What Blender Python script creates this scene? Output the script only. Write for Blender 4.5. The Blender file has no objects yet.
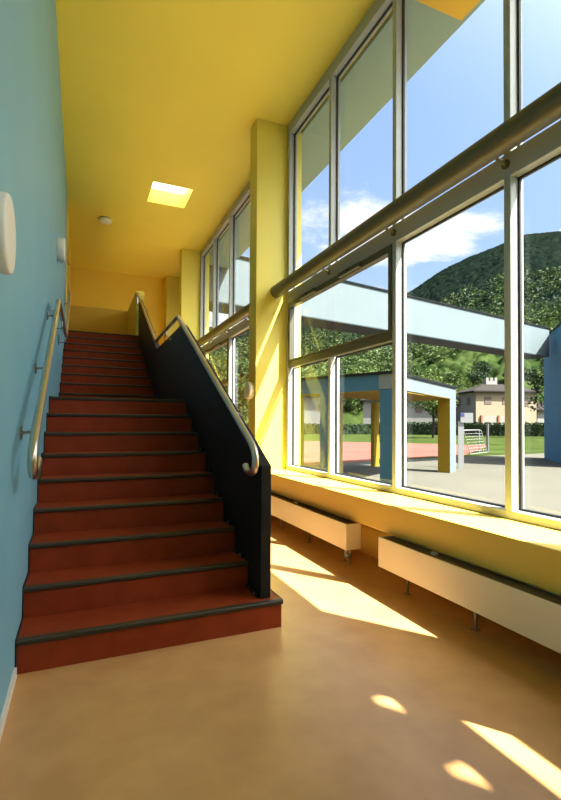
import bpy, bmesh, math, random
from mathutils import Vector, noise, Matrix
random.seed(7)
PI = math.pi
C = bpy.context.scene.collection
scene = bpy.context.scene

# ------------------------------------------------------------------ materials
def mat(name, col, rough=0.6, metal=0.0, var=0.0, scale=8.0, bump=0.0, bscale=60.0, spec=0.5, coat=0.0, col2=None, detail=4.0):
    m = bpy.data.materials.new(name); m.use_nodes = True
    nt = m.node_tree; b = nt.nodes['Principled BSDF']
    b.inputs['Base Color'].default_value = (*col, 1); b.inputs['Roughness'].default_value = rough
    b.inputs['Metallic'].default_value = metal; b.inputs['Specular IOR Level'].default_value = spec
    if coat: b.inputs['Coat Weight'].default_value = coat
    tc = nt.nodes.new('ShaderNodeTexCoord')
    if var or col2:
        n = nt.nodes.new('ShaderNodeTexNoise'); n.inputs['Scale'].default_value = scale; n.inputs['Detail'].default_value = detail
        nt.links.new(tc.outputs['Object'], n.inputs['Vector'])
        r = nt.nodes.new('ShaderNodeValToRGB')
        c2 = col2 or tuple(min(1, c*(1+var)) for c in col); c1 = col if col2 else tuple(c*(1-var) for c in col)
        r.color_ramp.elements[0].position = .35; r.color_ramp.elements[1].position = .65
        r.color_ramp.elements[0].color = (*c1, 1); r.color_ramp.elements[1].color = (*c2, 1)
        nt.links.new(n.outputs['Fac'], r.inputs['Fac']); nt.links.new(r.outputs['Color'], b.inputs['Base Color'])
    if bump:
        n2 = nt.nodes.new('ShaderNodeTexNoise'); n2.inputs['Scale'].default_value = bscale; n2.inputs['Detail'].default_value = 3
        nt.links.new(tc.outputs['Object'], n2.inputs['Vector'])
        bp = nt.nodes.new('ShaderNodeBump'); bp.inputs['Strength'].default_value = bump; bp.inputs['Distance'].default_value = .01
        nt.links.new(n2.outputs['Fac'], bp.inputs['Height']); nt.links.new(bp.outputs['Normal'], b.inputs['Normal'])
    return m

M = {}
M['blue_wall'] = mat('blue_wall_paint', (.185, .425, .535), .55, var=.03, scale=1.5, bump=.04, bscale=120)
M['yellow_ceiling'] = mat('yellow_ceiling_paint', (.85, .70, .115), .7, var=.02, scale=.8, bump=.04, bscale=120)
M['yellow'] = mat('yellow_wall_paint', (.73, .62, .10), .5, var=.02, scale=1.2, bump=.04, bscale=120)
M['yellow_ochre'] = mat('ochre_wall_paint', (.87, .67, .11), .6, var=.02, scale=1.2, bump=.04, bscale=120)
M['parapet'] = mat('shaded_yellow_paint', (.66, .45, .06), .6, var=.02, scale=1.2)  # shade on the landing parapet painted into its yellow
M['sill'] = mat('yellow_sill_lacquer', (.85, .60, .105), .4, var=.02, scale=2)
M['floor'] = mat('amber_linoleum', (.52, .275, .098), .28, col2=(.60, .33, .125), scale=5.0, detail=9, spec=.5)
M['red'] = mat('red_linoleum', (.255, .036, .009), .5, var=.10, scale=9, detail=8, spec=.25)
M['nosing'] = mat('dark_rubber_nosing', (.030, .026, .018), .4)
M['black'] = mat('black_lacquer', (.008, .0085, .009), .5, spec=.25)
M['steel'] = mat('brushed_steel', (.62, .56, .47), .28, metal=1.0)
M['bolt'] = mat('dull_steel', (.35, .35, .35), .4, metal=1.0)
M['frame'] = mat('grey_window_paint', (.37, .395, .385), .35)
M['gasket'] = mat('black_gasket', (.015, .015, .015), .6)
M['tube'] = mat('olive_grey_paint', (.075, .07, .04), .42)
M['radiator'] = mat('cream_enamel', (.86, .79, .60), .4, var=.015, scale=3)
M['grille'] = mat('dark_grille', (.24, .15, .07), .5)
M['white'] = mat('white_plastic', (.80, .80, .74), .4)
M['offwhite'] = mat('white_skirting', (.75, .70, .62), .5)
M['brown'] = mat('brown_door_paint', (.30, .17, .03), .5)
M['grey_soffit'] = mat('grey_soffit_board', (.255, .35, .32), .7, var=.02, scale=3)
M['soffit_yellow'] = mat('yellow_soffit_board', (.75, .42, .03), .6)
M['roofing'] = mat('dark_roofing', (.010, .011, .012), .9, spec=.03)
M['concrete'] = mat('pale_concrete', (.066, .063, .050), .95, col2=(.076, .072, .058), scale=.35, detail=8, spec=.03)
M['track'] = mat('red_sports_surface', (.115, .046, .036), .95, col2=(.14, .056, .044), scale=.8, detail=8, spec=.02)
M['lawn'] = mat('lawn_green', (.017, .027, .005), .95, col2=(.034, .046, .011), scale=.5, detail=9, spec=.02)
M['portal_pale_lit'] = mat('pale_sunlit_render', (.094, .118, .127), .8, var=.02, scale=1, spec=.1)  # pale beam paint; on the canopy it puts sunlight into the blue
M['portal_shaded'] = mat('shaded_blue_render', (.025, .076, .130), .8, var=.03, scale=1, spec=.1)  # shade put into the blue of canopy sides turned from the sun
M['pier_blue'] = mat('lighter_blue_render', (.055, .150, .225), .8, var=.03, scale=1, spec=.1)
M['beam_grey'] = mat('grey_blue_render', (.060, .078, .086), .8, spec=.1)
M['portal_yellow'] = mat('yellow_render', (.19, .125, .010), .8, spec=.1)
M['house_beige'] = mat('beige_render', (.19, .145, .095), .9)
M['house_grey_shade'] = mat('shaded_grey_render', (.17, .155, .135), .9)  # grey porch, and shade painted on walls turned from the sun
M['house_white'] = mat('white_render', (.16, .155, .145), .9)
M['roof_tile'] = mat('grey_brown_tiles', (.026, .023, .021), .95, var=.2, scale=3, spec=.03)
M['shutter'] = mat('brown_shutter', (0.0806, 0.0527, 0.0434), .8)
M['wood'] = mat('orange_wood', (0.1612, 0.0620, 0.0186), .8)
M['bluebin'] = mat('blue_plastic', (0.0310, 0.0434, 0.1612), .5)
M['post'] = mat('galvanised_metal', (0.0992, 0.1054, 0.1054), .5, metal=.3)
M['goal'] = mat('white_goal_paint', (0.1984, 0.2046, 0.2046), .5)
M['bark'] = mat('bark', (0.0310, 0.0217, 0.0136), .9, var=.3, scale=20)

def leafmat(name, a, b, sc=1.2):
    m = mat(name, a, .7, col2=b, scale=sc, detail=3, spec=.2)
    nt = m.node_tree; p = nt.nodes['Principled BSDF']; out = nt.nodes['Material Output']
    tr = nt.nodes.new('ShaderNodeBsdfTranslucent'); mx = nt.nodes.new('ShaderNodeMixShader'); mx.inputs[0].default_value = .25
    ramp = [n for n in nt.nodes if n.type == 'VALTORGB'][0]
    nt.links.new(ramp.outputs['Color'], tr.inputs['Color'])
    nt.links.new(p.outputs[0], mx.inputs[1]); nt.links.new(tr.outputs[0], mx.inputs[2]); nt.links.new(mx.outputs[0], out.inputs[0])
    return m
M['leaf_dark'] = leafmat('dark_leaves', (0.0099, 0.0223, 0.0070), (0.0248, 0.0422, 0.0109))
M['leaf_mid'] = leafmat('green_leaves', (0.0223, 0.0422, 0.0090), (0.0496, 0.0744, 0.0174))
M['leaf_light'] = leafmat('light_leaves', (0.0446, 0.0744, 0.0149), (0.0843, 0.1141, 0.0298))

def glassmat():
    m = bpy.data.materials.new('window_glass'); m.use_nodes = True; nt = m.node_tree; nt.nodes.clear()
    out = nt.nodes.new('ShaderNodeOutputMaterial'); mx = nt.nodes.new('ShaderNodeMixShader'); fr = nt.nodes.new('ShaderNodeLayerWeight')
    fr.inputs['Blend'].default_value = .5
    pw = nt.nodes.new('ShaderNodeMath'); pw.operation = 'POWER'; pw.inputs[1].default_value = 5
    ma = nt.nodes.new('ShaderNodeMath'); ma.operation = 'MULTIPLY_ADD'; ma.inputs[1].default_value = .5; ma.inputs[2].default_value = .013
    nt.links.new(fr.outputs['Facing'], pw.inputs[0]); nt.links.new(pw.outputs[0], ma.inputs[0])
    t = nt.nodes.new('ShaderNodeBsdfTransparent'); t.inputs['Color'].default_value = (.975, .99, .982, 1)
    g = nt.nodes.new('ShaderNodeBsdfGlossy'); g.inputs['Roughness'].default_value = .0; g.inputs['Color'].default_value = (.9, .95, .95, 1)
    nt.links.new(ma.outputs[0], mx.inputs[0]); nt.links.new(t.outputs[0], mx.inputs[1]); nt.links.new(g.outputs[0], mx.inputs[2])
    nt.links.new(mx.outputs[0], out.inputs[0]); return m
M['glass'] = glassmat()
def domemat():
    m = bpy.data.materials.new('opal_dome'); m.use_nodes = True; nt = m.node_tree; nt.nodes.clear()
    out = nt.nodes.new('ShaderNodeOutputMaterial'); mx = nt.nodes.new('ShaderNodeMixShader'); mx.inputs[0].default_value = .75
    d = nt.nodes.new('ShaderNodeBsdfDiffuse'); d.inputs[0].default_value = (.85, .85, .82, 1)
    t = nt.nodes.new('ShaderNodeBsdfTranslucent'); t.inputs[0].default_value = (.9, .9, .86, 1)
    nt.links.new(d.outputs[0], mx.inputs[1]); nt.links.new(t.outputs[0], mx.inputs[2]); nt.links.new(mx.outputs[0], out.inputs[0]); return m
M['dome'] = domemat()
def hillmat():
    m = bpy.data.materials.new('wooded_hillside'); m.use_nodes = True; nt = m.node_tree; b = nt.nodes['Principled BSDF']
    b.inputs['Roughness'].default_value = .95; b.inputs['Specular IOR Level'].default_value = 0
    g = nt.nodes.new('ShaderNodeNewGeometry')
    v = nt.nodes.new('ShaderNodeTexVoronoi'); v.inputs['Scale'].default_value = .28
    n = nt.nodes.new('ShaderNodeTexNoise'); n.inputs['Scale'].default_value = .02; n.inputs['Detail'].default_value = 5
    for q in (v, n): nt.links.new(g.outputs['Position'], q.inputs['Vector'])
    sx = nt.nodes.new('ShaderNodeSeparateXYZ'); nt.links.new(g.outputs['Position'], sx.inputs[0])
    mr = nt.nodes.new('ShaderNodeMapRange'); mr.inputs['From Min'].default_value = 10; mr.inputs['From Max'].default_value = 60
    nt.links.new(sx.outputs['Z'], mr.inputs['Value'])
    # broadleaf low down, conifers higher up; crowns vary one by one
    lo = nt.nodes.new('ShaderNodeValToRGB'); hi = nt.nodes.new('ShaderNodeValToRGB')
    lo.color_ramp.elements[0].color = (.010, .021, .005, 1); lo.color_ramp.elements[1].color = (.038, .054, .014, 1)
    hi.color_ramp.elements[0].color = (.0020, .0040, .0032, 1); hi.color_ramp.elements[1].color = (.0058, .0090, .0058, 1)
    sepc = nt.nodes.new('ShaderNodeSeparateColor'); nt.links.new(v.outputs['Color'], sepc.inputs[0])
    for r in (lo, hi): nt.links.new(sepc.outputs[0], r.inputs['Fac'])
    ad = nt.nodes.new('ShaderNodeMath'); ad.operation = 'ADD'; ad.use_clamp = True
    sb = nt.nodes.new('ShaderNodeMath'); sb.operation = 'MULTIPLY_ADD'; sb.inputs[1].default_value = 1.2; sb.inputs[2].default_value = -.45
    nt.links.new(n.outputs['Fac'], sb.inputs[0]); nt.links.new(mr.outputs[0], ad.inputs[0]); nt.links.new(sb.outputs[0], ad.inputs[1])
    mx = nt.nodes.new('ShaderNodeMix'); mx.data_type = 'RGBA'
    nt.links.new(ad.outputs[0], mx.inputs[0]); nt.links.new(lo.outputs[0], mx.inputs[6]); nt.links.new(hi.outputs[0], mx.inputs[7])
    nt.links.new(mx.outputs[2], b.inputs['Base Color']); return m
M['hill'] = hillmat()

# ------------------------------------------------------------------ mesh collecting
class MB:
    def __init__(s): s.v = []; s.f = []; s.mi = []; s.cur = 0
    def add(s, vs, fs):
        o = len(s.v); s.v += [tuple(p) for p in vs]; s.f += [tuple(i+o for i in q) for q in fs]; s.mi += [s.cur]*len(fs); return s
    def box(s, x0, x1, y0, y1, z0, z1):
        return s.obox((x0, y0, z0), (x1-x0, 0, 0), (0, y1-y0, 0), (0, 0, z1-z0))
    def obox(s, o, u, v, w):
        o, u, v, w = map(Vector, (o, u, v, w))
        p = [o, o+u, o+u+v, o+v, o+w, o+u+w, o+u+v+w, o+v+w]
        return s.add(p, [(3, 2, 1, 0), (4, 5, 6, 7), (0, 1, 5, 4), (1, 2, 6, 5), (2, 3, 7, 6), (3, 0, 4, 7)])
    def prism(s, pts, ext):          # closed planar outline, extruded by a vector
        n = len(pts); e = Vector(ext); p = [Vector(q) for q in pts]
        return s.add(p+[q+e for q in p], [tuple(range(n-1, -1, -1)), tuple(range(n, 2*n))]+[(i, (i+1) % n, n+(i+1) % n, n+i) for i in range(n)])
    def tube(s, path, r, n=14, caps=True):
        P = [Vector(p) for p in path]; rings = []; up = None
        for i, p in enumerate(P):
            t = ((P[min(i+1, len(P)-1)]-p).normalized() + (p-P[max(i-1, 0)]).normalized()).normalized()
            if up is None:
                a = Vector((0, 0, 1)) if abs(t.z) < .9 else Vector((1, 0, 0)); up = (a-t*a.dot(t)).normalized()
            else: up = (up-t*up.dot(t)).normalized()
            sd = t.cross(up); rings.append([p+(up*math.cos(2*PI*k/n)+sd*math.sin(2*PI*k/n))*r for k in range(n)])
        vs = [q for R in rings for q in R]; fs = []
        for i in range(len(P)-1):
            for k in range(n): fs.append((i*n+k, i*n+(k+1) % n, (i+1)*n+(k+1) % n, (i+1)*n+k))
        if caps: fs += [tuple(range(n-1, -1, -1)), tuple(range((len(P)-1)*n, len(P)*n))]
        return s.add(vs, fs)
    def lathe(s, o, ax, prof, n=32):  # prof: (radius, distance along the axis)
        o = Vector(o); ax = Vector(ax).normalized(); a = Vector((0, 0, 1)) if abs(ax.z) < .9 else Vector((1, 0, 0))
        u = (a-ax*a.dot(ax)).normalized(); w = ax.cross(u); vs = []
        for r, h in prof:
            for k in range(n): vs.append(o+ax*h+(u*math.cos(2*PI*k/n)+w*math.sin(2*PI*k/n))*max(r, 1e-4))
        fs = [(i*n+k, i*n+(k+1) % n, (i+1)*n+(k+1) % n, (i+1)*n+k) for i in range(len(prof)-1) for k in range(n)]
        fs += [tuple(range(n-1, -1, -1)), tuple(range((len(prof)-1)*n, len(prof)*n))]
        return s.add(vs, fs)
    def build(s, name, m, parent=None, bevel=0.0, smooth=False, seg=2, origin=None):
        root = parent
        while root is not None and root.parent is not None: root = root.parent
        off = Vector(root.location) if root is not None else Vector(origin or (0, 0, 0))
        me = bpy.data.meshes.new(name); me.from_pydata([tuple(Vector(p)-off) for p in s.v], [], s.f); me.update()
        bm = bmesh.new(); bm.from_mesh(me); bmesh.ops.recalc_face_normals(bm, faces=bm.faces); bm.to_mesh(me); bm.free()
        for q in (m if isinstance(m, (list, tuple)) else [m]): me.materials.append(q)
        for i, p in enumerate(me.polygons): p.material_index = s.mi[i]; p.use_smooth = smooth
        o = bpy.data.objects.new(name, me); C.objects.link(o)
        if root is None and origin: o.location = origin
        if parent is not None: o.parent = parent
        if smooth:
            try: me.set_sharp_from_angle(angle=math.radians(40))
            except Exception: pass
        if bevel:
            b = o.modifiers.new('Bevel', 'BEVEL'); b.width = bevel; b.segments = seg; b.limit_method = 'ANGLE'
        return o

def tag(o, label, cat, group=None, kind=None):
    o['label'] = label; o['category'] = cat
    if group: o['group'] = group
    if kind: o['kind'] = kind
    return o
def thing(name, loc, label, cat, group=None, kind=None):
    o = bpy.data.objects.new(name, None); o.empty_display_size = .1; C.objects.link(o); o.location = loc
    return tag(o, label, cat, group, kind)
def struct(o, label, cat): return tag(o, label, cat, None, 'structure')
def bx(*a): return MB().box(*a)
def copy_thing(o, loc, label, group=None):
    c = o.copy(); C.objects.link(c); c.location = loc; c['label'] = label
    if group: c['group'] = group
    for ch in o.children:
        d = ch.copy(); C.objects.link(d); d.parent = c
        for g in ch.children:
            e = g.copy(); C.objects.link(e); e.parent = d
    return c

# ------------------------------------------------------------------ key measures (metres)
XL, XF, XW = -.273, 2.53, 2.45            # blue wall, window frame face, wall under the sill
ZC = 5.25                                  # ceiling
YB, YE = -5.0, 13.2                        # rear and far wall
Y1, G, R = 2.55, .28, .16                  # first riser, going, rise
XS0, XS1, XS2 = -.264, .995, 1.06          # stairs, balustrade panel faces
YU, GU = 6.84, .30                         # upper flight
ZG = -.4                                   # ground outdoors

# ------------------------------------------------------------------ room shell
struct(bx(XL-.3, 2.75, YB-.3, YE+.3, -.2, 0).build('floor', M['floor']), 'amber speckled linoleum floor of the stair hall', 'floor')
struct(bx(XL-.3, XL, YB-.3, 9.22, 0, ZC).build('wall_left', M['blue_wall']), 'tall light blue wall the stairs climb along', 'wall')
w = MB(); w.box(XL-.3, XL, 9.22, 9.62, 0, ZC); w.box(XL-.3, XL, 9.62, 11.6, 4.78, ZC); w.box(XL-.3, XL, 9.62, 11.6, 0, 2.88); w.box(XL-.3, XL, 11.6, YE, 0, ZC)
struct(w.build('wall_left_upper', M['yellow_ochre']), 'yellow wall section beside the upper landing, past the blue wall', 'wall')
struct(bx(XL-.3, 2.75, YE, YE+.3, 0, ZC).build('wall_front', M['yellow_ochre']), 'yellow end wall above the top of the stairs', 'wall')
struct(bx(XL-.3, 2.75, YB-.3, YB, 0, ZC).build('wall_rear', M['yellow']), 'yellow wall at the opposite end of the hall', 'wall')
struct(bx(XL, XL+.012, YB, Y1-.02, 0, .045).build('baseboard_left', M['offwhite']), 'thin white skirting strip at the foot of the blue wall', 'baseboard')
d = bx(XL-.14, XL-.10, 9.66, 11.56, 2.88, 4.74).build('door_1', M['brown'], None, .004)
struct(d, 'brown door recessed in the yellow wall on the upper landing', 'door')

SKX0, SKX1, SKY0, SKY1 = 1.066, 1.737, 7.93, 8.69
c = MB()
for a in ((XL-.3, SKX0, YB-.3, YE+.3), (SKX1, 2.75, YB-.3, YE+.3), (SKX0, SKX1, YB-.3, SKY0), (SKX0, SKX1, SKY1, YE+.3)): c.box(*a, ZC, ZC+.25)
struct(c.build('ceiling', M['yellow_ceiling']), 'plain yellow ceiling with a square skylight opening', 'ceiling')
sk = thing('skylight', (SKX0, SKY0, ZC), 'small bright square skylight in the yellow ceiling above the stairs', 'skylight')
k = MB(); t_ = .04
for a in ((SKX0-t_, SKX0, SKY0-t_, SKY1+t_), (SKX1, SKX1+t_, SKY0-t_, SKY1+t_), (SKX0, SKX1, SKY0-t_, SKY0), (SKX0, SKX1, SKY1, SKY1+t_)): k.box(*a, ZC+.253, ZC+.5)
k.build('curb', M['white'], sk)
n_ = 12; dv = []; df = []
for i in range(n_+1):
    for j in range(n_+1):
        a, b_ = i/n_*2-1, j/n_*2-1
        dv.append(((SKX0+SKX1)/2+a*.37, (SKY0+SKY1)/2+b_*.42, ZC+.5+.12*(1-a**4)*(1-b_**4)))
for i in range(n_):
    for j in range(n_): q = i*(n_+1)+j; df.append((q, q+1, q+n_+2, q+n_+1))
MB().add(dv, df).build('dome', M['dome'], sk, smooth=True)

# outside of the roof: slab above the ceiling, eave with grey soffit
rf = MB(); X2 = 3.50
for a in ((XL-.3, SKX0-.05, YB-.3, YE+.3), (SKX1+.05, 2.75, YB-.3, YE+.3), (SKX0-.05, SKX1+.05, YB-.3, SKY0-.05), (SKX0-.05, SKX1+.05, SKY1+.05, YE+.3)): rf.box(*a, ZC+.252, ZC+.33)
struct(rf.build('roof_slab', M['roofing']), 'flat dark roof covering of the school wing', 'roof')
e = MB(); XE = 3.34; e.box(2.752, XE, YB-.3, YE+.3, 5.2, 5.55)
ys = [YB-.3, -1.86, -1.72, -1.42, -1.27, 3.15]             # two unseen notches added in the edge board to cast floor light spots
for i in (0, 2, 4): e.box(XE, X2, ys[i], ys[i+1], 5.2, 5.55)  # unseen stretch reaches further out to block a sun streak
for i in (1, 3): e.box(XE, XE+.045, ys[i], ys[i+1], 5.2, 5.55)
e.box(XE, 3.45, 3.15, YE+.3, 5.2, 5.55)
struct(e.build('roof_eave', M['grey_soffit']), 'grey roof overhang outside above the tall windows', 'roof')
struct(bx(2.76, 3.385, YB-.3, 3.44, 5.175, 5.199).build('roof_eave_panel', M['soffit_yellow'], None), 'yellow soffit board under the grey roof overhang', 'roof')

# window wall: columns, wall below the sill, sill boxes
for i, (y0, y1, lab) in enumerate([(5.71, 5.98, 'tall yellow column with sun stripes between the two large windows'), (10.71, 10.98, 'yellow column at the far side of the second window'), (.58, .90, 'yellow column between the near windows'), (-4.4, -4.13, 'yellow column at the rear end of the hall windows')]):
    struct(bx(2.095, 2.75, y0, y1, 0, ZC).build('column' if i == 0 else 'column.%03d' % i, M['yellow'], None, .006), lab, 'column')
struct(bx(2.11, 2.75, 12.85, YE, 0, ZC).build('column.004', M['yellow'], None, .006), 'yellow corner pier beside the end wall', 'column')
struct(bx(2.53, 2.75, 10.98, 12.85, 0, .6).build('wall_right_end', M['yellow']), 'low yellow wall under the added narrow window by the end wall', 'wall')
bays = [(.90, 5.71), (5.98, 10.71), (-4.13, .58)]
for i, (y0, y1) in enumerate(bays):
    struct(bx(XW, 2.75, y0, y1, 0, .36).build('wall_right' if i == 0 else 'wall_right.%03d' % i, M['yellow_ochre']), ['yellow wall strip behind the two near radiators', 'yellow wall strip under the second window', 'yellow wall strip under the rear window'][i], 'wall')
    sl = MB(); sl.box(2.125, 2.75, y0+.001, y1-.001, .385, .6)
    struct(sl.build('window_sill' if i == 0 else 'window_sill.%03d' % i, M['sill'], None, .006), ['deep sunlit yellow sill box under the near window', 'deep yellow sill box under the window beyond the column', 'deep yellow sill box under the rear window'][i], 'sill')

# ------------------------------------------------------------------ windows
FD = .115; FW = .052
def window(idx, y0, y1, vent_far, label, sun_block=False):
    wd = thing('window_%d' % idx, (XF, y0, .6), label, 'window', None, 'structure')
    x0, x1 = XF, XF+FD
    W = (y1-y0)
    t = MB()
    zt, zb = 5.11, .655
    t.box(x0, x1, y0, y1, zt, ZC-.001); t.box(x0, x1, y0, y1, .601, zb)
    t.box(x0, x1, y0, y0+.035, zb, zt); t.box(x0, x1, y1-.075, y1, zb, zt)
    t.build('frame', M['frame'], wd, .004)
    tm = bx(x0, x1, y0+.035, y1-.075, 2.815, 2.972).build('transom', M['frame'], wd, .004)
    ym = [y0+.03] + [y0+W*k for k in (.253, .502, .750)] + [y1-.05]
    ym[1], ym[2], ym[3] = (y1-3.56, y1-2.374, y1-1.21)
    if sun_block: ym[3] = y0+3.2  # unseen mullion moved aside to let a floor light spot through
    for k in (1, 2, 3):
        lo = zb if (k < 3 or sun_block) else 2.96
        if sun_block: lo = 2.96
        bx(x0-.001, x1+.001, ym[k], ym[k]+FW, lo, zt).build('mullion', M['frame'], wd, .004)
    panes = [(ym[k]+(FW if k else .005), ym[k+1] if k < 3 else y1-.075, 2.96, zt) for k in range(4)]
    if sun_block:
        bx(x0+.02, x1-.02, y0+.035, y1-.075, .655, 2.36).build('sun_block_panel', M['yellow'], wd, .004)  # unseen panel added to cut the low sun off the floor
        panes.append((y0+.035, y1-.075, 2.36, 2.815))
    else:
        bx(x0-.001, x1+.001, ym[3]+.0, ym[3]+FW, zb, 1.95).build('mullion', M['frame'], wd, .004)
        bx(x0-.004, x0+.06, ym[2]+FW, y1-.075, 1.95, 2.03).build('transom', M['tube'], wd, .004)
        panes += [(y0+.035, ym[1], zb, 2.815), (ym[1]+FW, ym[2], zb, 2.815), (ym[2]+FW, y1-.075, 2.03, 2.815), (ym[2]+FW, ym[3], zb, 1.95), (ym[3]+FW, y1-.075, zb, 1.95)]
        # vent sash in the wide upper opening, with its chain openers
        s = MB(); a, b = ym[2]+FW+.004, y1-.079
        s.box(x0-.012, x0+.06, a, b, 2.745, 2.812); s.box(x0-.012, x0+.06, a, b, 2.034, 2.052); s.box(x0-.012, x0+.06, a, a+.045, 2.052, 2.745); s.box(x0-.012, x0+.06, b-.06, b, 2.052, 2.745)
        s.build('vent_sash', M['tube'], wd, .003)
        for f in (.30, .72):
            yc = a+(b-a)*f; q = bx(x0-.05, x0-.013, yc-.2, yc+.2, 2.752, 2.80).build('vent_opener', M['tube'], wd, .006)
            MB().box(x0-.056, x0-.05, yc-.02, yc+.02, 2.765, 2.79).build('chain_outlet', M['gasket'], q)
    for (a, b, c0, c1) in panes:
        p = bx(x1-.03, x1-.022, a, b, c0, c1).build('pane', M['glass'], wd)
        g = MB(); gx0, gx1, w_ = x1-.048, x1-.031, .014
        g.box(gx0, gx1, a, a+w_, c0, c1); g.box(gx0, gx1, b-w_, b, c0, c1); g.box(gx0, gx1, a+w_, b-w_, c0, c0+w_); g.box(gx0, gx1, a+w_, b-w_, c1-w_, c1)
        g.build('gasket', M['gasket'], p)
    return wd
window(1, .90, 5.71, True, 'large grey framed window wall beside the hall floor, overlooking the schoolyard')
window(2, 5.98, 10.71, True, 'second grey framed window wall beyond the sunlit yellow column, beside the stairs')
window(3, -4.13, .58, True, 'grey framed rear window wall with a lower panel added to block sun', True)

w4 = thing('window_4', (XF, 10.98, .6), 'unseen narrow grey framed window added to light the end wall, beyond the far column', 'window', None, 'structure')  # opening out of view, added to brighten the stair head
m = MB(); y0, y1 = 10.981, 12.849; m.box(XF, XF+FD, y0, y1, 5.11, ZC-.001); m.box(XF, XF+FD, y0, y1, .601, .655); m.box(XF, XF+FD, y0, y0+.05, .655, 5.11); m.box(XF, XF+FD, y1-.05, y1, .655, 5.11); m.build('frame', M['frame'], w4, .004)
bx(XF, XF+FD, y0+.05, y1-.05, 2.815, 2.972).build('transom', M['frame'], w4, .004)
for a, b in ((.655, 2.815), (2.972, 5.11)): bx(XF+.085, XF+.093, y0+.05, y1-.05, a, b).build('pane', M['glass'], w4)

# tubes in front of the transoms
for i, (a, b) in enumerate([(.98, 5.70), (5.99, 10.70), (-4.1, .57)]):
    tb = thing('window_tube', (2.37, a, 2.965), ['thick olive grey tube across the near window, ending at the sunlit column', 'thick olive grey tube across the window beyond the column', 'thick olive grey tube across the rear window'][i], 'tube')
    MB().tube([(2.37, a, 2.965), (2.37, b, 2.965)], .08, 28).build('tube', M['tube'], tb, smooth=True)
    for yy in (a+1.2+.0, a+2.38, a+3.55):
        br = MB(); br.tube([(2.40, yy, 2.93), (XF+.01, yy, 2.90)], .012, 10); br.lathe((XF-.012, yy, 2.90), (1, 0, 0), [(.03, 0), (.03, .012)], 16)
        br.build('bracket', M['tube'], tb, smooth=True)

# ------------------------------------------------------------------ staircase
st = thing('staircase', (XS0, Y1, 0), 'red linoleum staircase with dark nosings climbing along the blue wall', 'staircase')
def nose(x0, x1, yf, zt, par):
    pr = [(yf-.008, zt-.024), (yf-.012, zt-.018), (yf-.012, zt-.004), (yf-.008, zt+.002), (yf+.0, zt+.004), (yf+.020, zt+.004), (yf+.023, zt+.0005), (yf-.0005, zt+.0005), (yf-.0005, zt-.024)]
    MB().prism([(x0, y, z) for y, z in pr], (x1-x0, 0, 0)).build('nosing', M['nosing'], par)
for i in range(9):
    yf, zt = Y1+G*i, R*(i+1); x1 = 1.109 if i == 0 else XS1-.001
    if i < 8: o = bx(XS0, x1, yf, yf+G-.0005, .0005 if i < 3 else zt-.5, zt).build('step', M['red'], st)
    else: o = bx(XS0, x1, yf, YU-.0005, zt-.2, zt).build('landing', M['red'], st)
    nose(XS0, x1+(.006 if i == 0 else 0), yf, zt, o)
    if i == 0:
        pr = MB(); pr.box(1.109, 1.115, yf, yf+G, zt-.024, zt+.004); pr.build('nosing', M['nosing'], o)
for i in range(9):
    yf, zt = YU+GU*i, 1.44+R*(i+1)
    if i < 8: o = bx(XS0, XS1-.001, yf, yf+GU-.0005, zt-.36, zt).build('step', M['red'], st)
    else: o = bx(XS0, 1.1, yf+.0, YE-.001, zt-.2, zt).build('upper_landing', M['red'], st)
    nose(XS0, XS1-.001, yf, zt, o)
pts = [(Y1-.013, .0005)]
for i in range(9): pts += [(Y1+G*i-.013, R*(i+1)+.008), (Y1+G*(i+1)-.013 if i < 8 else YU-.013, R*(i+1)+.008)]
for i in range(8): pts += [(YU+GU*i-.013, 1.44+R*(i+1)+.008), (YU+GU*(i+1)-.013, 1.44+R*(i+1)+.008)]
pts += [(9.20, 2.88), (9.20, 2.5), (YU, 1.2), (4.9, 1.2), (2.9, .0005)]
MB().prism([(XL+.001, y, z) for y, z in pts], (.0075, 0, 0)).build('wall_stringer', M['gasket'], st)

# balustrade with handrail
ba = thing('stair_balustrade', (XS1, 2.6, .16), 'black solid balustrade panel with steel handrail along the open side of the stairs', 'balustrade')
pp = [(2.6, R+.001), (2.6, .95), (5.06, 2.28), (6.87, 2.275), (9.232, 3.59), (9.232, 2.55), (6.9, 1.2), (4.9, 1.2), (2.835, .03), (2.835, R+.001)]
pn = MB().prism([(XS1, y, z) for y, z in pp], (XS2-XS1, 0, 0)).build('panel', M['black'], ba, .004)
def arc(c, r, a0, a1, x, n=10):
    return [(x, c[0]+r*math.cos(a0+(a1-a0)*k/n), c[1]+r*math.sin(a0+(a1-a0)*k/n)) for k in range(n+1)]
RX = .935
path = [(RX, 2.80, .955)]+arc((2.66, .955), .085, PI*1.62, PI*1.12, RX, 8)
path = [(RX, 2.72, .945)]+[(RX, 2.68, .915), (RX, 2.62, .908), (RX, 2.568, .925), (RX, 2.54, .965), (RX, 2.54, 1.01), (RX, 2.565, 1.05), (RX, 2.61, 1.085)]
path += [(RX, 4.88, 2.30), (RX, 4.93, 2.325), (RX, 4.99, 2.335), (RX, 6.48, 2.325), (RX, 6.54, 2.335), (RX, 6.60, 2.365), (RX, 8.85, 3.58), (RX, 8.90, 3.60), (RX, 8.94, 3.58), (RX, 8.955, 3.53), (RX, 8.955, 3.42)]
hr = MB().tube(path, .021, 16).build('handrail', M['steel'], ba, smooth=True)
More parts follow.
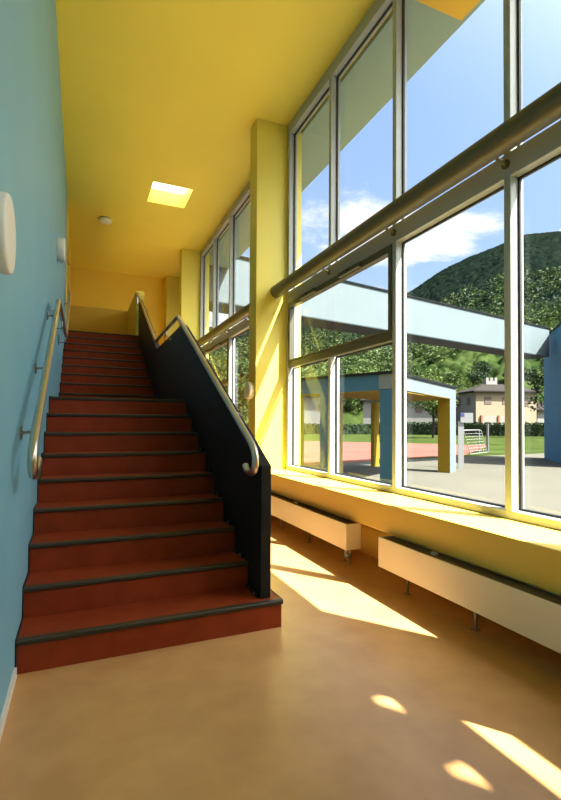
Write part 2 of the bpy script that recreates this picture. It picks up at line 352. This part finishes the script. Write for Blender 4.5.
for (y, z) in [(3.0, 1.29), (3.9, 1.775), (4.75, 2.225), (5.7, 2.33), (7.0, 2.575), (8.0, 3.115), (8.8, 3.545)]:
    b = MB()
    if 5 < y < 6.5: b.tube([(RX, y, z-.018), (RX, y-.02, z-.06), (RX+.02, y, z-.10), (XS1-.001, y, z-.10)], .007, 8)
    else: b.tube([(RX+.018, y, z-.01), (XS1-.001, y, z-.03)], .008, 8)
    b.lathe((XS1-.007, y, z-.10 if 5 < y < 6.5 else z-.03), (1, 0, 0), [(.02, 0), (.02, .0065)], 16)
    b.build('bracket', M['bolt'], hr, smooth=True)
for i in range(8):
    yf, zt = Y1+G*i, R*(i+1)
    a = MB(); a.box(XS1-.014, XS1-.0005, yf+.075, yf+G-.02, zt+.0015, zt+.03); cl = a.build('fixing_bar', M['black'], pn)
    for yy in (yf+.115, yf+.225): MB().lathe((XS1-.0145, yy, zt+.018), (-1, 0, 0), [(.008, 0), (.008, .004), (.004, .006)], 8).build('bolt', M['bolt'], cl, smooth=True)

# wall handrail
wr = thing('wall_handrail', (-.195, 2.4, 1.0), 'round steel handrail on brackets fixed to the blue wall', 'handrail')
LX = -.192
path = [(LX, 2.58, 1.02), (LX, 2.53, .985), (LX, 2.46, .962), (LX, 2.39, .962), (LX, 2.335, .99), (LX, 2.315, 1.04), (LX, 2.335, 1.085), (LX, 2.38, 1.12)]
path += [(LX, 4.44, 2.235), (LX, 4.49, 2.262), (LX, 4.54, 2.275), (LX, 6.70, 2.32), (LX, 6.75, 2.33), (LX, 6.80, 2.36), (LX, 8.80, 3.45), (LX, 8.86, 3.48), (LX, 9.05, 3.48)]
rr = MB().tube(path, .021, 16).build('rail', M['steel'], wr, smooth=True)
for (y, z) in [(2.62, 1.12+.24*.541), (3.36, 1.65), (4.4, 2.21), (5.4, 2.293), (6.5, 2.316), (7.4, 2.69), (8.5, 3.29)]:
    b = MB(); b.tube([(LX, y, z-.018), (LX, y, z-.075), (LX-.015, y, z-.095), (XL+.001, y, z-.10)], .007, 8); b.lathe((XL+.0005, y, z-.10), (1, 0, 0), [(.036, 0), (.036, .006), (.03, .009)], 18)
    b.build('bracket', M['bolt'], wr, smooth=True)

# upper landing parapets
struct(bx(.945, 1.10, 9.26, 11.0, 2.881, 3.75).build('parapet_wall', M['yellow'], None, .004), 'yellow parapet at the head of the stairs, in line with the black balustrade', 'parapet')
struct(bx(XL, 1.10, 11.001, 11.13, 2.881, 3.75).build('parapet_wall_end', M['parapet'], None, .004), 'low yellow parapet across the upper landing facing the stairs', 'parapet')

# ------------------------------------------------------------------ radiators
def radiator(y0, y1, label, feet, valve):
    r = thing('radiator', (2.05, y0, 0), label, 'radiator', 'convector radiators under the windows')
    x0, x1, z0, z1 = 2.045, 2.19, .15, .368
    k = MB(); k.box(x0, x0+.012, y0, y1, z0, z1); k.box(x1-.012, x1, y0, y1, z0, z1); k.box(x0+.012, x1-.012, y0, y0+.012, z0, z1); k.box(x0+.012, x1-.012, y1-.012, y1, z0, z1); k.box(x0+.012, x1-.012, y0+.012, y1-.012, z0, z0+.04)
    k.build('casing', M['radiator'], r, .003)
    g = MB()
    for xx in (.02, .044, .068, .092, .116): g.box(x0+xx, x0+xx+.010, y0+.012, y1-.012, z1-.03, z1-.004)
    yy = y0+.2
    while yy < y1-.05: g.box(x0+.012, x1-.012, yy, yy+.012, z1-.03, z1-.012); yy += .35
    g.build('grille', M['grille'], r)
    for yy in feet:
        f = MB(); f.box(2.145, 2.157, yy-.009, yy+.009, .006, z0); f.box(2.13, 2.172, yy-.02, yy+.02, 0.0, .006); f.build('leg', M['bolt'], r)
    if valve is not None:
        v = MB(); v.tube([(2.10, valve, z0), (2.10, valve, .075), (2.10, valve-.0, .06)], .010, 10); v.lathe((2.10, valve, .09), (0, -1, 0), [(.016, 0), (.02, .01), (.02, .045), (.014, .05)], 14); v.tube([(2.15, valve+.02, z0), (2.15, valve+.02, .0)], .009, 10)
        v.build('valve', M['bolt'], r, smooth=True)
        b = bx(x0+.05, x0+.075, (y0+y1)/2-.02, (y0+y1)/2+.02, z1-.006, z1+.012).build('bleed_cap', M['white'], r)
    else:
        bx(x0+.05, x0+.075, 2.36, 2.40, z1-.006, z1+.012).build('bleed_cap', M['white'], r)
    return r
radiator(3.36, 5.60, 'long cream convector radiator under the sill, half hidden behind the black balustrade', (3.55, 4.25, 4.95, 5.5), 3.44)
radiator(1.05, 2.905, 'cream convector radiator under the sill, with gap to the one beside the balustrade', (2.7, 2.08, 1.3), None)

# ------------------------------------------------------------------ lamps and small fittings
def drum(name, o, ax, r, h, label, cat, group=None):
    t = thing(name, o, label, cat, group)
    MB().lathe(o, ax, [(r*.94, .0005), (r*.94, .02)], 40).build('backplate', M['white'], t, smooth=True)
    MB().lathe(o, ax, [(r, .02), (r, h*.8), (r*.985, h*.9), (r*.94, h*.97), (r*.85, h)], 48).build('lamp_shade', M['white'], t, smooth=True)
    return t
drum('wall_lamp', (XL, 1.80, 1.835), (1, 0, 0), .132, .05, 'big round white lamp on the blue wall, low beside the first stairs', 'lamp', 'round wall lamps')
drum('wall_lamp', (XL, 5.85, 3.18), (1, 0, 0), .135, .085, 'white drum lamp high on the blue wall above the stair landing', 'lamp', 'round wall lamps')
drum('wall_lamp', (2.095, 5.86, 1.645), (-1, 0, 0), .115, .07, 'round lamp on the shaded side of the yellow column', 'lamp', 'round wall lamps')
sm = thing('smoke_detector', (.40, 9.75, ZC), 'round grey smoke detector on the yellow ceiling over the stair top', 'detector')
MB().lathe((.40, 9.75, ZC), (0, 0, -1), [(.10, .0005), (.10, .02)], 28).build('mounting_base', M['bolt'], sm, smooth=True)
MB().lathe((.40, 9.75, ZC), (0, 0, -1), [(.11, .02), (.12, .045), (.105, .075), (.05, .09)], 28).build('sensor_head', M['white'], sm, smooth=True)

# ------------------------------------------------------------------ outdoors: ground
struct(bx(2.76, 140, -60, 140, ZG-.3, ZG).build('ground', M['concrete']), 'pale concrete schoolyard outside the windows', 'ground')
tr = MB().prism([(5.0, 15.2, ZG+.004), (16.3, 18.5, ZG+.004), (17.6, 18.0, ZG+.004), (30.0, 27.5, ZG+.004), (25, 34, ZG+.004), (8, 52, ZG+.004), (3, 52, ZG+.004)], (0, 0, .01))
struct(tr.build('sports_ground', M['track']), 'red sports surface beyond the blue canopy', 'ground')
gr = MB(); z = ZG+.002
gr.prism([(14.0, 17.6, z), (18.6, 18.25, z), (23, 18.6, z), (28, 19.5, z), (60, 14, z), (90, 20, z), (100, 120, z), (3, 130, z), (3, 50, z), (8, 50, z), (25, 32.5, z), (29, 27, z), (17.6, 18.4, z), (16.3, 18.8, z)], (0, 0, .001))
struct(gr.build('lawn', M['lawn']), 'green lawn around the red sports surface', 'lawn')

# blue and yellow canopy
CC, U, V = Vector((7.1, 9.45, 0)), Vector((.852, .523, 0)), Vector((-.42, .907, 0))
def cp(a, b, z): return CC+U*a+V*b+Vector((0, 0, z))
def cbox(m, a0, a1, b0, b1, z0, z1): return m.obox(cp(a0, b0, z0), U*(a1-a0), V*(b1-b0), (0, 0, z1-z0))
cn = thing('canopy', (7.1, 9.45, ZG), 'blue walled yard canopy with yellow reveals standing on the concrete', 'canopy')
LA, LB, TK = 5.72, 3.55, .42
top = MB(); cbox(top, -.04, LA+.04, -.04, LB+.04, 2.47, 2.54); top.build('roof_edge', M['roofing'], cn)
fb = MB(); cbox(fb, 0, LA, 0, TK, 2.10, 2.47); fbo = fb.build('front_beam', M['portal_pale_lit'], cn)
lb = MB(); cbox(lb, 0, TK, TK, LB, 2.07, 2.47); lb.build('side_beam', M['portal_shaded'], cn)
bb = MB(); cbox(bb, LA-TK, LA, TK, LB, 2.34, 2.47); cbox(bb, TK, LA-TK, LB-TK, LB, 2.34, 2.47); bb.build('back_beam', M['portal_shaded'], cn)
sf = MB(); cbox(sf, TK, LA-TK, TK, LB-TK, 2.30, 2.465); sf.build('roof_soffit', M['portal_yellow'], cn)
ly = MB(); cbox(ly, .005, 2.4, .005, LB-TK, 2.055, 2.069); cbox(ly, 2.4, LA-.005, .005, 2.6, 2.085, 2.0995); ly.build('lintel_lining', M['portal_yellow'], cn)
def leg(a0, a1, b0, b1, faces):
    m = MB(); P4 = [cp(a0, b0, 0), cp(a1, b0, 0), cp(a1, b1, 0), cp(a0, b1, 0)]
    lo = [p+Vector((0, 0, ZG)) for p in P4]; hi = [p+Vector((0, 0, 2.09 if b0 < TK else 2.06)) for p in P4]
    for i, mi in enumerate(faces): m.cur = mi; m.add([lo[i], lo[(i+1) % 4], hi[(i+1) % 4], hi[i]], [(0, 1, 2, 3)])
    m.cur = 0; m.add(hi, [(0, 1, 2, 3)])
    o = m.build('leg', [M['portal_shaded'], M['portal_pale_lit'], M['portal_yellow']], cn); return o
# faces in order: front, far side, back, window side (0 shaded blue, 1 sunlit pale, 2 yellow)
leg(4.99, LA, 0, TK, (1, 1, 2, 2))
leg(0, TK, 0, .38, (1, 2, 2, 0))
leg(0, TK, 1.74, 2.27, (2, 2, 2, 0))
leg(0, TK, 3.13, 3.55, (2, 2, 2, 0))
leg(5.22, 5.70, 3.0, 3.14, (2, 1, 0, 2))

# big white beam and the blue pier it rests on
bo, bu, bv = Vector((2.80, 11.375, 0)), Vector((.9837, .18, 0)), Vector((-.18, .9837, 0))
pb = thing('portal_beam', (2.80, 11.375, 4.3), 'long pale blue beam crossing the yard high above the canopy', 'beam')
m = MB(); m.obox(bo+Vector((0, 0, 4.31)), bu*16.78, bv*1.0, (0, 0, 1.24)); m.build('beam_face', M['portal_pale_lit'], pb)
m = MB(); m.obox(bo-bv*.04+Vector((0, 0, 5.55)), bu*16.8, bv*1.08, (0, 0, .05)); m.build('roof_edge', M['roofing'], pb)
m = MB(); m.obox(bo+bv*.01+bu*.05+Vector((0, 0, 4.285)), bu*16.7, bv*.98, (0, 0, .024)); m.build('beam_soffit', M['beam_grey'], pb)
pi_ = thing('portal_pier', (20.0, 14.8, ZG), 'broad blue pier carrying the pale beam at the yard corner', 'pier')
m = MB(); q0, q1 = Vector((21.0, 15.95, 0)), Vector((17.2, 11.75, 0)); nrm = Vector((.74, -.67, 0))
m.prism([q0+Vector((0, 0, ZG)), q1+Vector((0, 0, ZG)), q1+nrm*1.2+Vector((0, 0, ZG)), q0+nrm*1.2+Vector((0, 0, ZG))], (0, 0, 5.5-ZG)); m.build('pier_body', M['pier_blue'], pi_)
m = MB(); m.prism([q0+Vector((-.05, 0, 5.50)), q1+Vector((-.05, 0, 5.5)), q1+nrm*1.2+Vector((0, 0, 5.5)), q0+nrm*1.2+Vector((0, 0, 5.5))], (0, 0, .05)); m.build('roof_edge', M['roofing'], pi_)

# ------------------------------------------------------------------ yard furniture
Hh = 1.2
def away(px_ang, d): return Vector((math.sin(math.radians(px_ang))*d, math.cos(math.radians(px_ang))*d, 0))
# goal
g0, g1 = Vector((18.95, 19.3, ZG)), Vector((21.35, 20.35, ZG)); bk = Vector((.95, .30, 0))
gl = thing('football_goal', g0, 'small white tubular goal frame on the sports surface', 'goal')
ht = Vector((0, 0, 1.33))
MB().tube([g0, g0+ht, g1+ht, g1], .035, 10).build('goal_frame', M['goal'], gl, smooth=True)
MB().tube([g0+ht, g0+ht*.97+bk*.25, g0+bk], .02, 8).tube([g1+ht, g1+ht*.97+bk*.25, g1+bk], .02, 8).tube([g0+bk, g1+bk], .02, 8).build('goal_stay', M['goal'], gl, smooth=True)
nm = MB(); ga, gb, gc_, gd = g0+bk, g1+bk, g0+ht*.97+bk*.25, g1+ht*.97+bk*.25
for k in range(9): nm.tube([ga.lerp(gb, k/8), gc_.lerp(gd, k/8)], .009, 4)
for k in range(1, 8): nm.tube([ga.lerp(gc_, k/8), gb.lerp(gd, k/8)], .009, 4)
nm.build('net', M['goal'], gl)
p0 = Vector((22.6, 20.9, ZG)); tp = thing('fence_post', p0, 'single grey metal post beside the white goal', 'post')
MB().tube([p0+Vector((0, 0, .02)), p0+Vector((0, 0, 1.70))], .075, 12).build('shaft', M['post'], tp, smooth=True)
MB().lathe(p0, (0, 0, 1), [(.14, 0), (.14, .02)], 16).build('foot_plate', M['post'], tp, smooth=True)
# white board, post and block next to the canopy leg
s0 = Vector((13.0, 13.25, ZG)); sg = thing('notice_board', s0, 'white board with blue corner on a white post behind the canopy leg', 'board')
bu_, bn_ = Vector((.82, -.57, 0)), Vector((.57, .82, 0))
MB().obox(s0-bu_*.10, bu_*.20, bn_*.06, (0, 0, 1.75)).build('board_post', M['goal'], sg)
MB().obox(s0-bu_*.02-bn_*.035+Vector((0, 0, 1.70)), bu_*.44, bn_*.03, (0, 0, .36)).build('board_face', M['goal'], sg)
MB().obox(s0-bu_*.015-bn_*.040+Vector((0, 0, 1.92)), bu_*.13, bn_*.004, (0, 0, .13)).build('board_patch', M['bluebin'], sg)
bk_ = bx(0, .62, 0, .3, 0, .16).build('concrete_block', M['goal'], None, .01, origin=(12.25, 12.35, ZG)); bk_.rotation_euler = (0, 0, math.radians(-25))
tag(bk_, 'low white block at the foot of the canopy leg', 'block')

# ------------------------------------------------------------------ houses
def house(o, ux, L, D, zb, ze, zr, label, walls, name='house'):
    h = thing(name, (o[0], o[1], zb), label, 'house'); o = Vector((o[0], o[1], 0)); u = Vector((ux[0], ux[1], 0)).normalized(); v = Vector((-u.y, u.x, 0))
    P4 = [o, o+u*L, o+u*L+v*D, o+v*D]
    m = MB()
    for i in range(4):
        m.cur = 0 if i in (0, 1) else 1; a, b = P4[i], P4[(i+1) % 4]
        m.add([a+Vector((0, 0, zb)), b+Vector((0, 0, zb)), b+Vector((0, 0, ze)), a+Vector((0, 0, ze))], [(0, 1, 2, 3)])
    m.build('walls', walls, h)
    ov = .7; E = [o-u*ov-v*ov, o+u*(L+ov)-v*ov, o+u*(L+ov)+v*(D+ov), o-u*ov+v*(D+ov)]
    rs = D*.5; R0, R1 = o+u*rs*.9+v*D*.5, o+u*(L-rs*.9)+v*D*.5
    vs = [p+Vector((0, 0, ze-.05)) for p in E]+[p+Vector((0, 0, ze+.18)) for p in E]+[R0+Vector((0, 0, zr)), R1+Vector((0, 0, zr))]
    m = MB(); m.add(vs, [(3, 2, 1, 0), (0, 1, 5, 4), (1, 2, 6, 5), (2, 3, 7, 6), (3, 0, 4, 7), (4, 5, 9, 8), (5, 6, 9), (6, 7, 8, 9), (7, 4, 8)]); m.build('roof', M['roof_tile'], h)
    return h, o, u, v
hw, o, u, v = house((64.8, 62.5), (.95, -.30), 11.5, 8.5, -.5, 7.2, 9.0, 'two storey beige house with grey hip roof behind the hedge', [M['house_beige'], M['house_grey_shade']])
for k, a in enumerate((1.6, 5.0, 8.6)):
    for zz in (5.0,):
        f = MB().obox(o+u*a-v*.06+Vector((0, 0, zz)), u*1.3, v*.1, (0, 0, 1.35)); f.build('window', M['shutter'], hw)
po = MB(); po.obox(o+u*.9-v*.12+Vector((0, 0, .6)), u*7.2, v*.15, (0, 0, 2.3)); po.build('porch', M['house_grey_shade'], hw)
for a in (.8, 4.0, 7.8): MB().obox(o+u*a-v*.3+Vector((0, 0, .0)), u*.35, v*.3, (0, 0, 3.0)).build('porch_post', M['wood'], hw)
MB().obox(o+u*5.5-v*.2+Vector((0, 0, .4)), u*1.6, v*.15, (0, 0, 2.3)).build('door', M['shutter'], hw)
for k in range(2): MB().obox(o-v*.0+v*(2+3.6*k)-u*.05+Vector((0, 0, 4.9)), u*.1, v*1.2, (0, 0, 1.4)).build('window', M['shutter'], hw)
ch = MB(); cb = o+u*4.2+v*4.0; ch.obox(cb+Vector((0, 0, 8.0)), u*2.2, v*1.6, (0, 0, 1.6))
for a in (.0, .85, 1.7): ch.obox(cb+u*a+Vector((0, 0, 9.6)), u*.5, v*.5, (0, 0, .6))
ch.build('chimney', M['house_white'], hw)
house((87.5, 68), (.95, -.30), 7, 6, -.5, 4.4, 6.2, 'low white annex house half hidden by the dark yard tree', [M['house_white'], M['house_white']])
h2, o, u, v = house((52, 79), (.8, -.6), 16, 11, -.5, 6.0, 8.0, 'white house seen through the canopy openings beyond the lawn', [M['house_white'], M['house_grey_shade']])
for a in (2, 6, 10): MB().obox(o+u*a-v*.06+Vector((0, 0, 3.6)), u*1.3, v*.1, (0, 0, 1.3)).build('window', M['shutter'], h2)
h3, o, u, v = house((31, 80), (.85, -.53), 14, 7, -.5, 6.4, 8.6, 'grey and white house behind the lawn, framed by the side opening of the canopy', [M['house_white'], M['house_grey_shade']])
for a in (2, 6, 10): MB().obox(o+u*a-v*.06+Vector((0, 0, 3.6)), u*1.3, v*.1, (0, 0, 1.3)).build('window', M['shutter'], h3)
bn = thing('waste_container', (25.2, 46, ZG), 'blue round topped container on the lawn', 'container')
MB().lathe((25.2, 46, ZG), (0, 0, 1), [(.55, .1), (.6, 1.0), (.55, 1.35), (.35, 1.6), (.1, 1.7)], 20).build('container_body', M['bluebin'], bn, smooth=True)
MB().lathe((25.2, 46, ZG), (0, 0, 1), [(.5, 0), (.5, .1)], 16).build('container_base', M['post'], bn, smooth=True)

# ------------------------------------------------------------------ vegetation
def leaves(m, c, r, n, size, rnd):
    for _ in range(n):
        while True:
            d = Vector((rnd.uniform(-1, 1), rnd.uniform(-1, 1), rnd.uniform(-1, 1)))
            if .1 < d.length < 1: break
        d = d.normalized()*(rnd.uniform(.55, 1.0)); p = Vector((c[0]+d.x*r[0], c[1]+d.y*r[1], c[2]+d.z*r[2]))
        a = Vector((rnd.gauss(0, 1), rnd.gauss(0, 1), rnd.gauss(0, .6))).normalized(); b = a.cross(Vector((rnd.gauss(0, 1), rnd.gauss(0, 1), rnd.gauss(0, 1)))).normalized()
        s = size*rnd.uniform(.6, 1.4)
        m.add([p-a*s, p+b*s*.55, p+a*s, p-b*s*.55], [(0, 1, 2, 3)])
def tree(x, y, zb, h, cr, kind, label, seed, n=26, conifer=False, name='tree'):
    rnd = random.Random(seed); t = thing(name, (x, y, zb), label, 'tree', 'trees around the schoolyard')
    tm = MB(); tm.tube([(x, y, zb), (x+.1, y, zb+h*.3), (x-.05, y+.1, zb+h*.62)], max(.12, h*.02), 8)
    for k in range(4):
        a = k*1.6+rnd.random(); tm.tube([(x+.05, y, zb+h*(.3+.06*k)), (x+math.cos(a)*cr*.5, y+math.sin(a)*cr*.5, zb+h*(.5+.08*k))], h*.008, 6)
    tm.build('trunk', M['bark'], t, smooth=True)
    f = MB()
    for k in range(n):
        a = rnd.uniform(0, 2*PI); q = rnd.random(); zz = .28+.66*q
        w = (1-q)**.8 if conifer else math.sin(PI*(.2+.72*q))**.7
        rr_ = cr*w*rnd.uniform(.25, .85); s = cr*(.30 if conifer else .38)*rnd.uniform(.7, 1.2)
        leaves(f, (x+math.cos(a)*rr_, y+math.sin(a)*rr_, zb+h*zz), (s, s, s*.75), 130, cr*.055, rnd)
    f.build('foliage', M[kind], t)
    return t
def polar(az, d): return math.sin(math.radians(az))*d, math.cos(math.radians(az))*d
def hedge(path, w, h, label, seed):
    rnd = random.Random(seed); t = thing('hedge', (*path[0], ZG), label, 'hedge')
    core = MB(); f = MB()
    for (a, b) in zip(path[:-1], path[1:]):
        A, B = Vector((*a, ZG)), Vector((*b, ZG)); L = (B-A).length; u = (B-A)/L; v = Vector((-u.y, u.x, 0))
        core.obox(A-v*w*.4, u*L, v*w*.8, (0, 0, h*.88))
        for _ in range(int(L*60)):
            s_ = rnd.uniform(0, L); q = rnd.random()
            if q < .5: p = A+u*s_+v*rnd.choice((-1, 1))*w*.45+Vector((0, 0, rnd.uniform(0, h)))
            else: p = A+u*s_+v*rnd.uniform(-.5, .5)*w+Vector((0, 0, h*rnd.uniform(.86, 1.04)))
            leaves(f, p, (.12, .12, .12), 2, .17, rnd)
    core.build('hedge_core', M['leaf_dark'], t); f.build('foliage', M['leaf_dark'], t)
hedge([(47, 66.5), (58.5, 52.5), (80, 33)], 1.6, 1.95, 'long dark clipped hedge in front of the beige house', 3)
hedge([(15, 72), (34, 68), (45, 66)], 1.4, 1.6, 'dark hedge at the far edge of the lawn before the white houses', 4)
T = [
 (41.4, 60, 7.5, 3.2, 'leaf_light', 'light green young tree seen under the canopy front beam', False),
 (38.2, 112, 15, 6.0, 'leaf_mid', 'round green tree above the canopy roof, closest to the window post', False),
 (41.2, 138, 18, 6.5, 'leaf_light', 'bright green tree above the middle of the canopy roof', False),
 (43.5, 122, 15, 5, 'leaf_mid', 'green tree beside the grey roof of the beige house', False),
 (46.3, 145, 21, 5, 'leaf_dark', 'tall dark tree behind the roof of the beige house', False),
 (49.8, 138, 22, 6, 'leaf_dark', 'tall dark tree behind the chimney of the beige house', True),
 (53.2, 70, 12, 3.6, 'leaf_dark', 'dark tree in front of the white annex, next to the blue pier', False),
 (28.0, 124, 17, 6, 'leaf_light', 'light green tree behind the side opening of the canopy', False),
 (23.0, 100, 15, 6, 'leaf_mid', 'green tree beyond the lawn, seen past the yellow column', False),
 (33.2, 136, 19, 7, 'leaf_light', 'broad light green tree behind the white houses', False),
 (18.0, 84, 13, 5.5, 'leaf_mid', 'green tree seen low through the second window', False),
]
for i, (az, dd, h, cr, kd, lab, con) in enumerate(T):
    x, y = polar(az, dd); tree(x, y, ZG, h, cr, kd, lab, 20+i, n=30 if cr > 5 else 24, conifer=con)

# wooded mountain: rises from the edge of the lawn to the ridge
def ridge(az):
    K = [(-20, .20), (0, .20), (15, .205), (25, .215), (33, .245), (39.1, .280), (42.2, .313), (45.4, .339), (48.9, .358), (51.1, .367), (54.4, .359), (60, .34), (70, .30), (85, .25)]
    for (a, b), (c_, d_) in zip(K[:-1], K[1:]):
        if a <= az <= c_: return b+(d_-b)*(az-a)/(c_-a)
    return .2
NA, ND = 760, 250; D0, D1 = 125.0, 640.0
def slope(x, y, az, dd):
    s_ = min(1, (dd-D0)/(D1*.92-D0)); hh = ridge(az)*D1*.92*(s_**.82 if s_ > 0 else 0)
    return s_, hh+9*noise.noise((x*.012, y*.012, 3.1))*min(1, s_*6)*(1-.7*s_)
hv, hf = [], []
for j in range(ND):
    f = j/(ND-1); dd = D0*(D1/D0)**f
    for i in range(NA):
        az = -12+92*i/(NA-1); x, y = polar(az, dd)
        s_, hh = slope(x, y, az, dd)
        c1 = noise.voronoi((x*.28, y*.28, 0))[0][0]; c2 = noise.noise((x*.35, y*.35, 1.7))
        hh += (2.6*max(0, 1-(c1*1.25)**2)+.7*c2)*min(1, (dd-D0)/20)*(1 if s_ < .97 else .8)
        if s_ >= 1: hh -= (dd-D1*.92)*.5
        hv.append((x, y, ZG-.5+hh))
rnd = random.Random(11); fo = MB()
for _ in range(900):
    az = rnd.uniform(4, 62); dd = math.sqrt(rnd.uniform(160**2, 240**2)); x, y = polar(az, dd)
    s_, hh = slope(x, y, az, dd); rr_ = rnd.uniform(2.2, 4.4); fo.cur = rnd.choice((0, 1, 1, 2)) if dd < 190 else rnd.choice((0, 0, 0, 1))
    leaves(fo, (x, y, ZG+hh+rr_*.7), (rr_, rr_, rr_*1.05), 46, .62, rnd)
fw = fo.build('forest', [M['leaf_dark'], M['leaf_mid'], M['leaf_light']])
tag(fw, 'leafy broadleaf forest covering the foot of the mountain', 'forest', None, 'stuff')
for j in range(ND-1):
    for i in range(NA-1): q = j*NA+i; hf.append((q, q+1, q+NA+1, q+NA))
struct(MB().add(hv, hf).build('mountain', M['hill'], smooth=True), 'densely wooded dark green mountain behind the houses', 'mountain')

# ------------------------------------------------------------------ sky and sun
SUN = Vector((1, -1.355, 2.35)).normalized()
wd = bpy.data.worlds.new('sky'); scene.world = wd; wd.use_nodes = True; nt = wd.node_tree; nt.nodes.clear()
N = nt.nodes.new; L = nt.links.new
out = N('ShaderNodeOutputWorld'); bg = N('ShaderNodeBackground'); tc = N('ShaderNodeTexCoord'); sep = N('ShaderNodeSeparateXYZ'); L(tc.outputs['Generated'], sep.inputs[0])
ramp = N('ShaderNodeValToRGB'); L(sep.outputs['Z'], ramp.inputs[0]); cr = ramp.color_ramp
cr.elements[0].position = 0.0; cr.elements[0].color = (.55, .70, .90, 1)
cr.elements[1].position = .85; cr.elements[1].color = (.25, .43, .86, 1)
e_ = cr.elements.new(.30); e_.color = (.42, .60, .90, 1)
e_ = cr.elements.new(.55); e_.color = (.31, .50, .88, 1)
# clouds on a flat layer overhead
mz = N('ShaderNodeMath'); mz.operation = 'MAXIMUM'; mz.inputs[1].default_value = .06; L(sep.outputs['Z'], mz.inputs[0])
dx = N('ShaderNodeMath'); dx.operation = 'DIVIDE'; L(sep.outputs['X'], dx.inputs[0]); L(mz.outputs[0], dx.inputs[1])
dy = N('ShaderNodeMath'); dy.operation = 'DIVIDE'; L(sep.outputs['Y'], dy.inputs[0]); L(mz.outputs[0], dy.inputs[1])
cmb = N('ShaderNodeCombineXYZ'); L(dx.outputs[0], cmb.inputs[0]); L(dy.outputs[0], cmb.inputs[1]); cmb.inputs[2].default_value = 2.6
cn_ = N('ShaderNodeTexNoise'); cn_.inputs['Scale'].default_value = 1.3; cn_.inputs['Detail'].default_value = 8; cn_.inputs['Roughness'].default_value = .58; cn_.inputs['Distortion'].default_value = .3; L(cmb.outputs[0], cn_.inputs['Vector'])
bias = N('ShaderNodeMapRange'); bias.inputs['From Min'].default_value = .16; bias.inputs['From Max'].default_value = .48; bias.inputs['To Min'].default_value = .22; bias.inputs['To Max'].default_value = -.09; L(sep.outputs['Z'], bias.inputs['Value'])
ca = N('ShaderNodeMath'); ca.operation = 'ADD'; L(cn_.outputs['Fac'], ca.inputs[0]); L(bias.outputs[0], ca.inputs[1])
cm = N('ShaderNodeMapRange'); cm.interpolation_type = 'SMOOTHSTEP'; cm.inputs['From Min'].default_value = .52; cm.inputs['From Max'].default_value = .64; L(ca.outputs[0], cm.inputs['Value'])
mx = N('ShaderNodeMix'); mx.data_type = 'RGBA'; L(cm.outputs[0], mx.inputs[0]); L(ramp.outputs[0], mx.inputs[6]); mx.inputs[7].default_value = (.93, .95, .98, 1)
# broad glow around the sun, out of view, added to brighten the hall
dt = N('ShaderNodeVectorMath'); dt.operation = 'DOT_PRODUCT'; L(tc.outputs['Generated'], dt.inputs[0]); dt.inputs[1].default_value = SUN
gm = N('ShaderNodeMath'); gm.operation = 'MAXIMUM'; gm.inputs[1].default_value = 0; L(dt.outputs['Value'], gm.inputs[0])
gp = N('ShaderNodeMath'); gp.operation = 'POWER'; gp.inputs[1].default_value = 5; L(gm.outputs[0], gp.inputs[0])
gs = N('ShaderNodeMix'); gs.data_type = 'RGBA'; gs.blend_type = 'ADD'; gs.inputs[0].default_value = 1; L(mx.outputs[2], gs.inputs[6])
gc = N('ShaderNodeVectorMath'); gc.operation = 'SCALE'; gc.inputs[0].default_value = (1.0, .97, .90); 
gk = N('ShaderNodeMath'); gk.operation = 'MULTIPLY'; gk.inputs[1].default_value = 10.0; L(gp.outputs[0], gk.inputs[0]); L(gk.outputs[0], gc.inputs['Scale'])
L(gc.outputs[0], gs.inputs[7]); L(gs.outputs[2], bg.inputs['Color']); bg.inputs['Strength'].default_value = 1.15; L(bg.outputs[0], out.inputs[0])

sl = bpy.data.lights.new('sun', 'SUN'); sl.energy = 32.0; sl.angle = math.radians(.53); sl.color = (1.0, .96, .89)
so = bpy.data.objects.new('sun', sl); C.objects.link(so); so.rotation_euler = SUN.to_track_quat('Z', 'Y').to_euler(); so.location = SUN*60

# ------------------------------------------------------------------ camera
yaw, pit, rol, fpx, pcx, pcy = 4.05081676e-01, 1.98091297e-02, 5.76154089e-03, 465.247981, 280.166857, 414.992711
cy, sy, cp_, sp, cr_, sr = math.cos(yaw), math.sin(yaw), math.cos(pit), math.sin(pit), math.cos(rol), math.sin(rol)
right = Vector((cy, -sy, 0)); f0 = Vector((sy, cy, 0)); u0 = Vector((0, 0, 1))
fwd = f0*cp_+u0*sp; up = u0*cp_-f0*sp; r2 = right*cr_+up*sr; u2 = up*cr_-right*sr
cam = bpy.data.cameras.new('camera'); co = bpy.data.objects.new('camera', cam); C.objects.link(co)
mw = Matrix((r2, u2, -fwd)).transposed().to_4x4(); mw.translation = (0, 0, Hh); co.matrix_world = mw
cam.sensor_fit = 'VERTICAL'; cam.sensor_height = 36; cam.lens = fpx/800*36
cam.shift_x = (280.5-pcx)/800; cam.shift_y = (pcy-400)/800; cam.clip_start = .02; cam.clip_end = 3000
scene.camera = co

scene.view_settings.view_transform = 'Standard'; scene.view_settings.look = 'None'; scene.view_settings.gamma = 1; scene.view_settings.use_curve_mapping = False
scene.view_settings.exposure = 0.12
cyc = scene.cycles
cyc.max_bounces = 12; cyc.diffuse_bounces = 7; cyc.glossy_bounces = 4; cyc.transparent_max_bounces = 24; cyc.transmission_bounces = 6
cyc.caustics_reflective = False; cyc.caustics_refractive = False; cyc.sample_clamp_indirect = 6; cyc.use_denoising = True
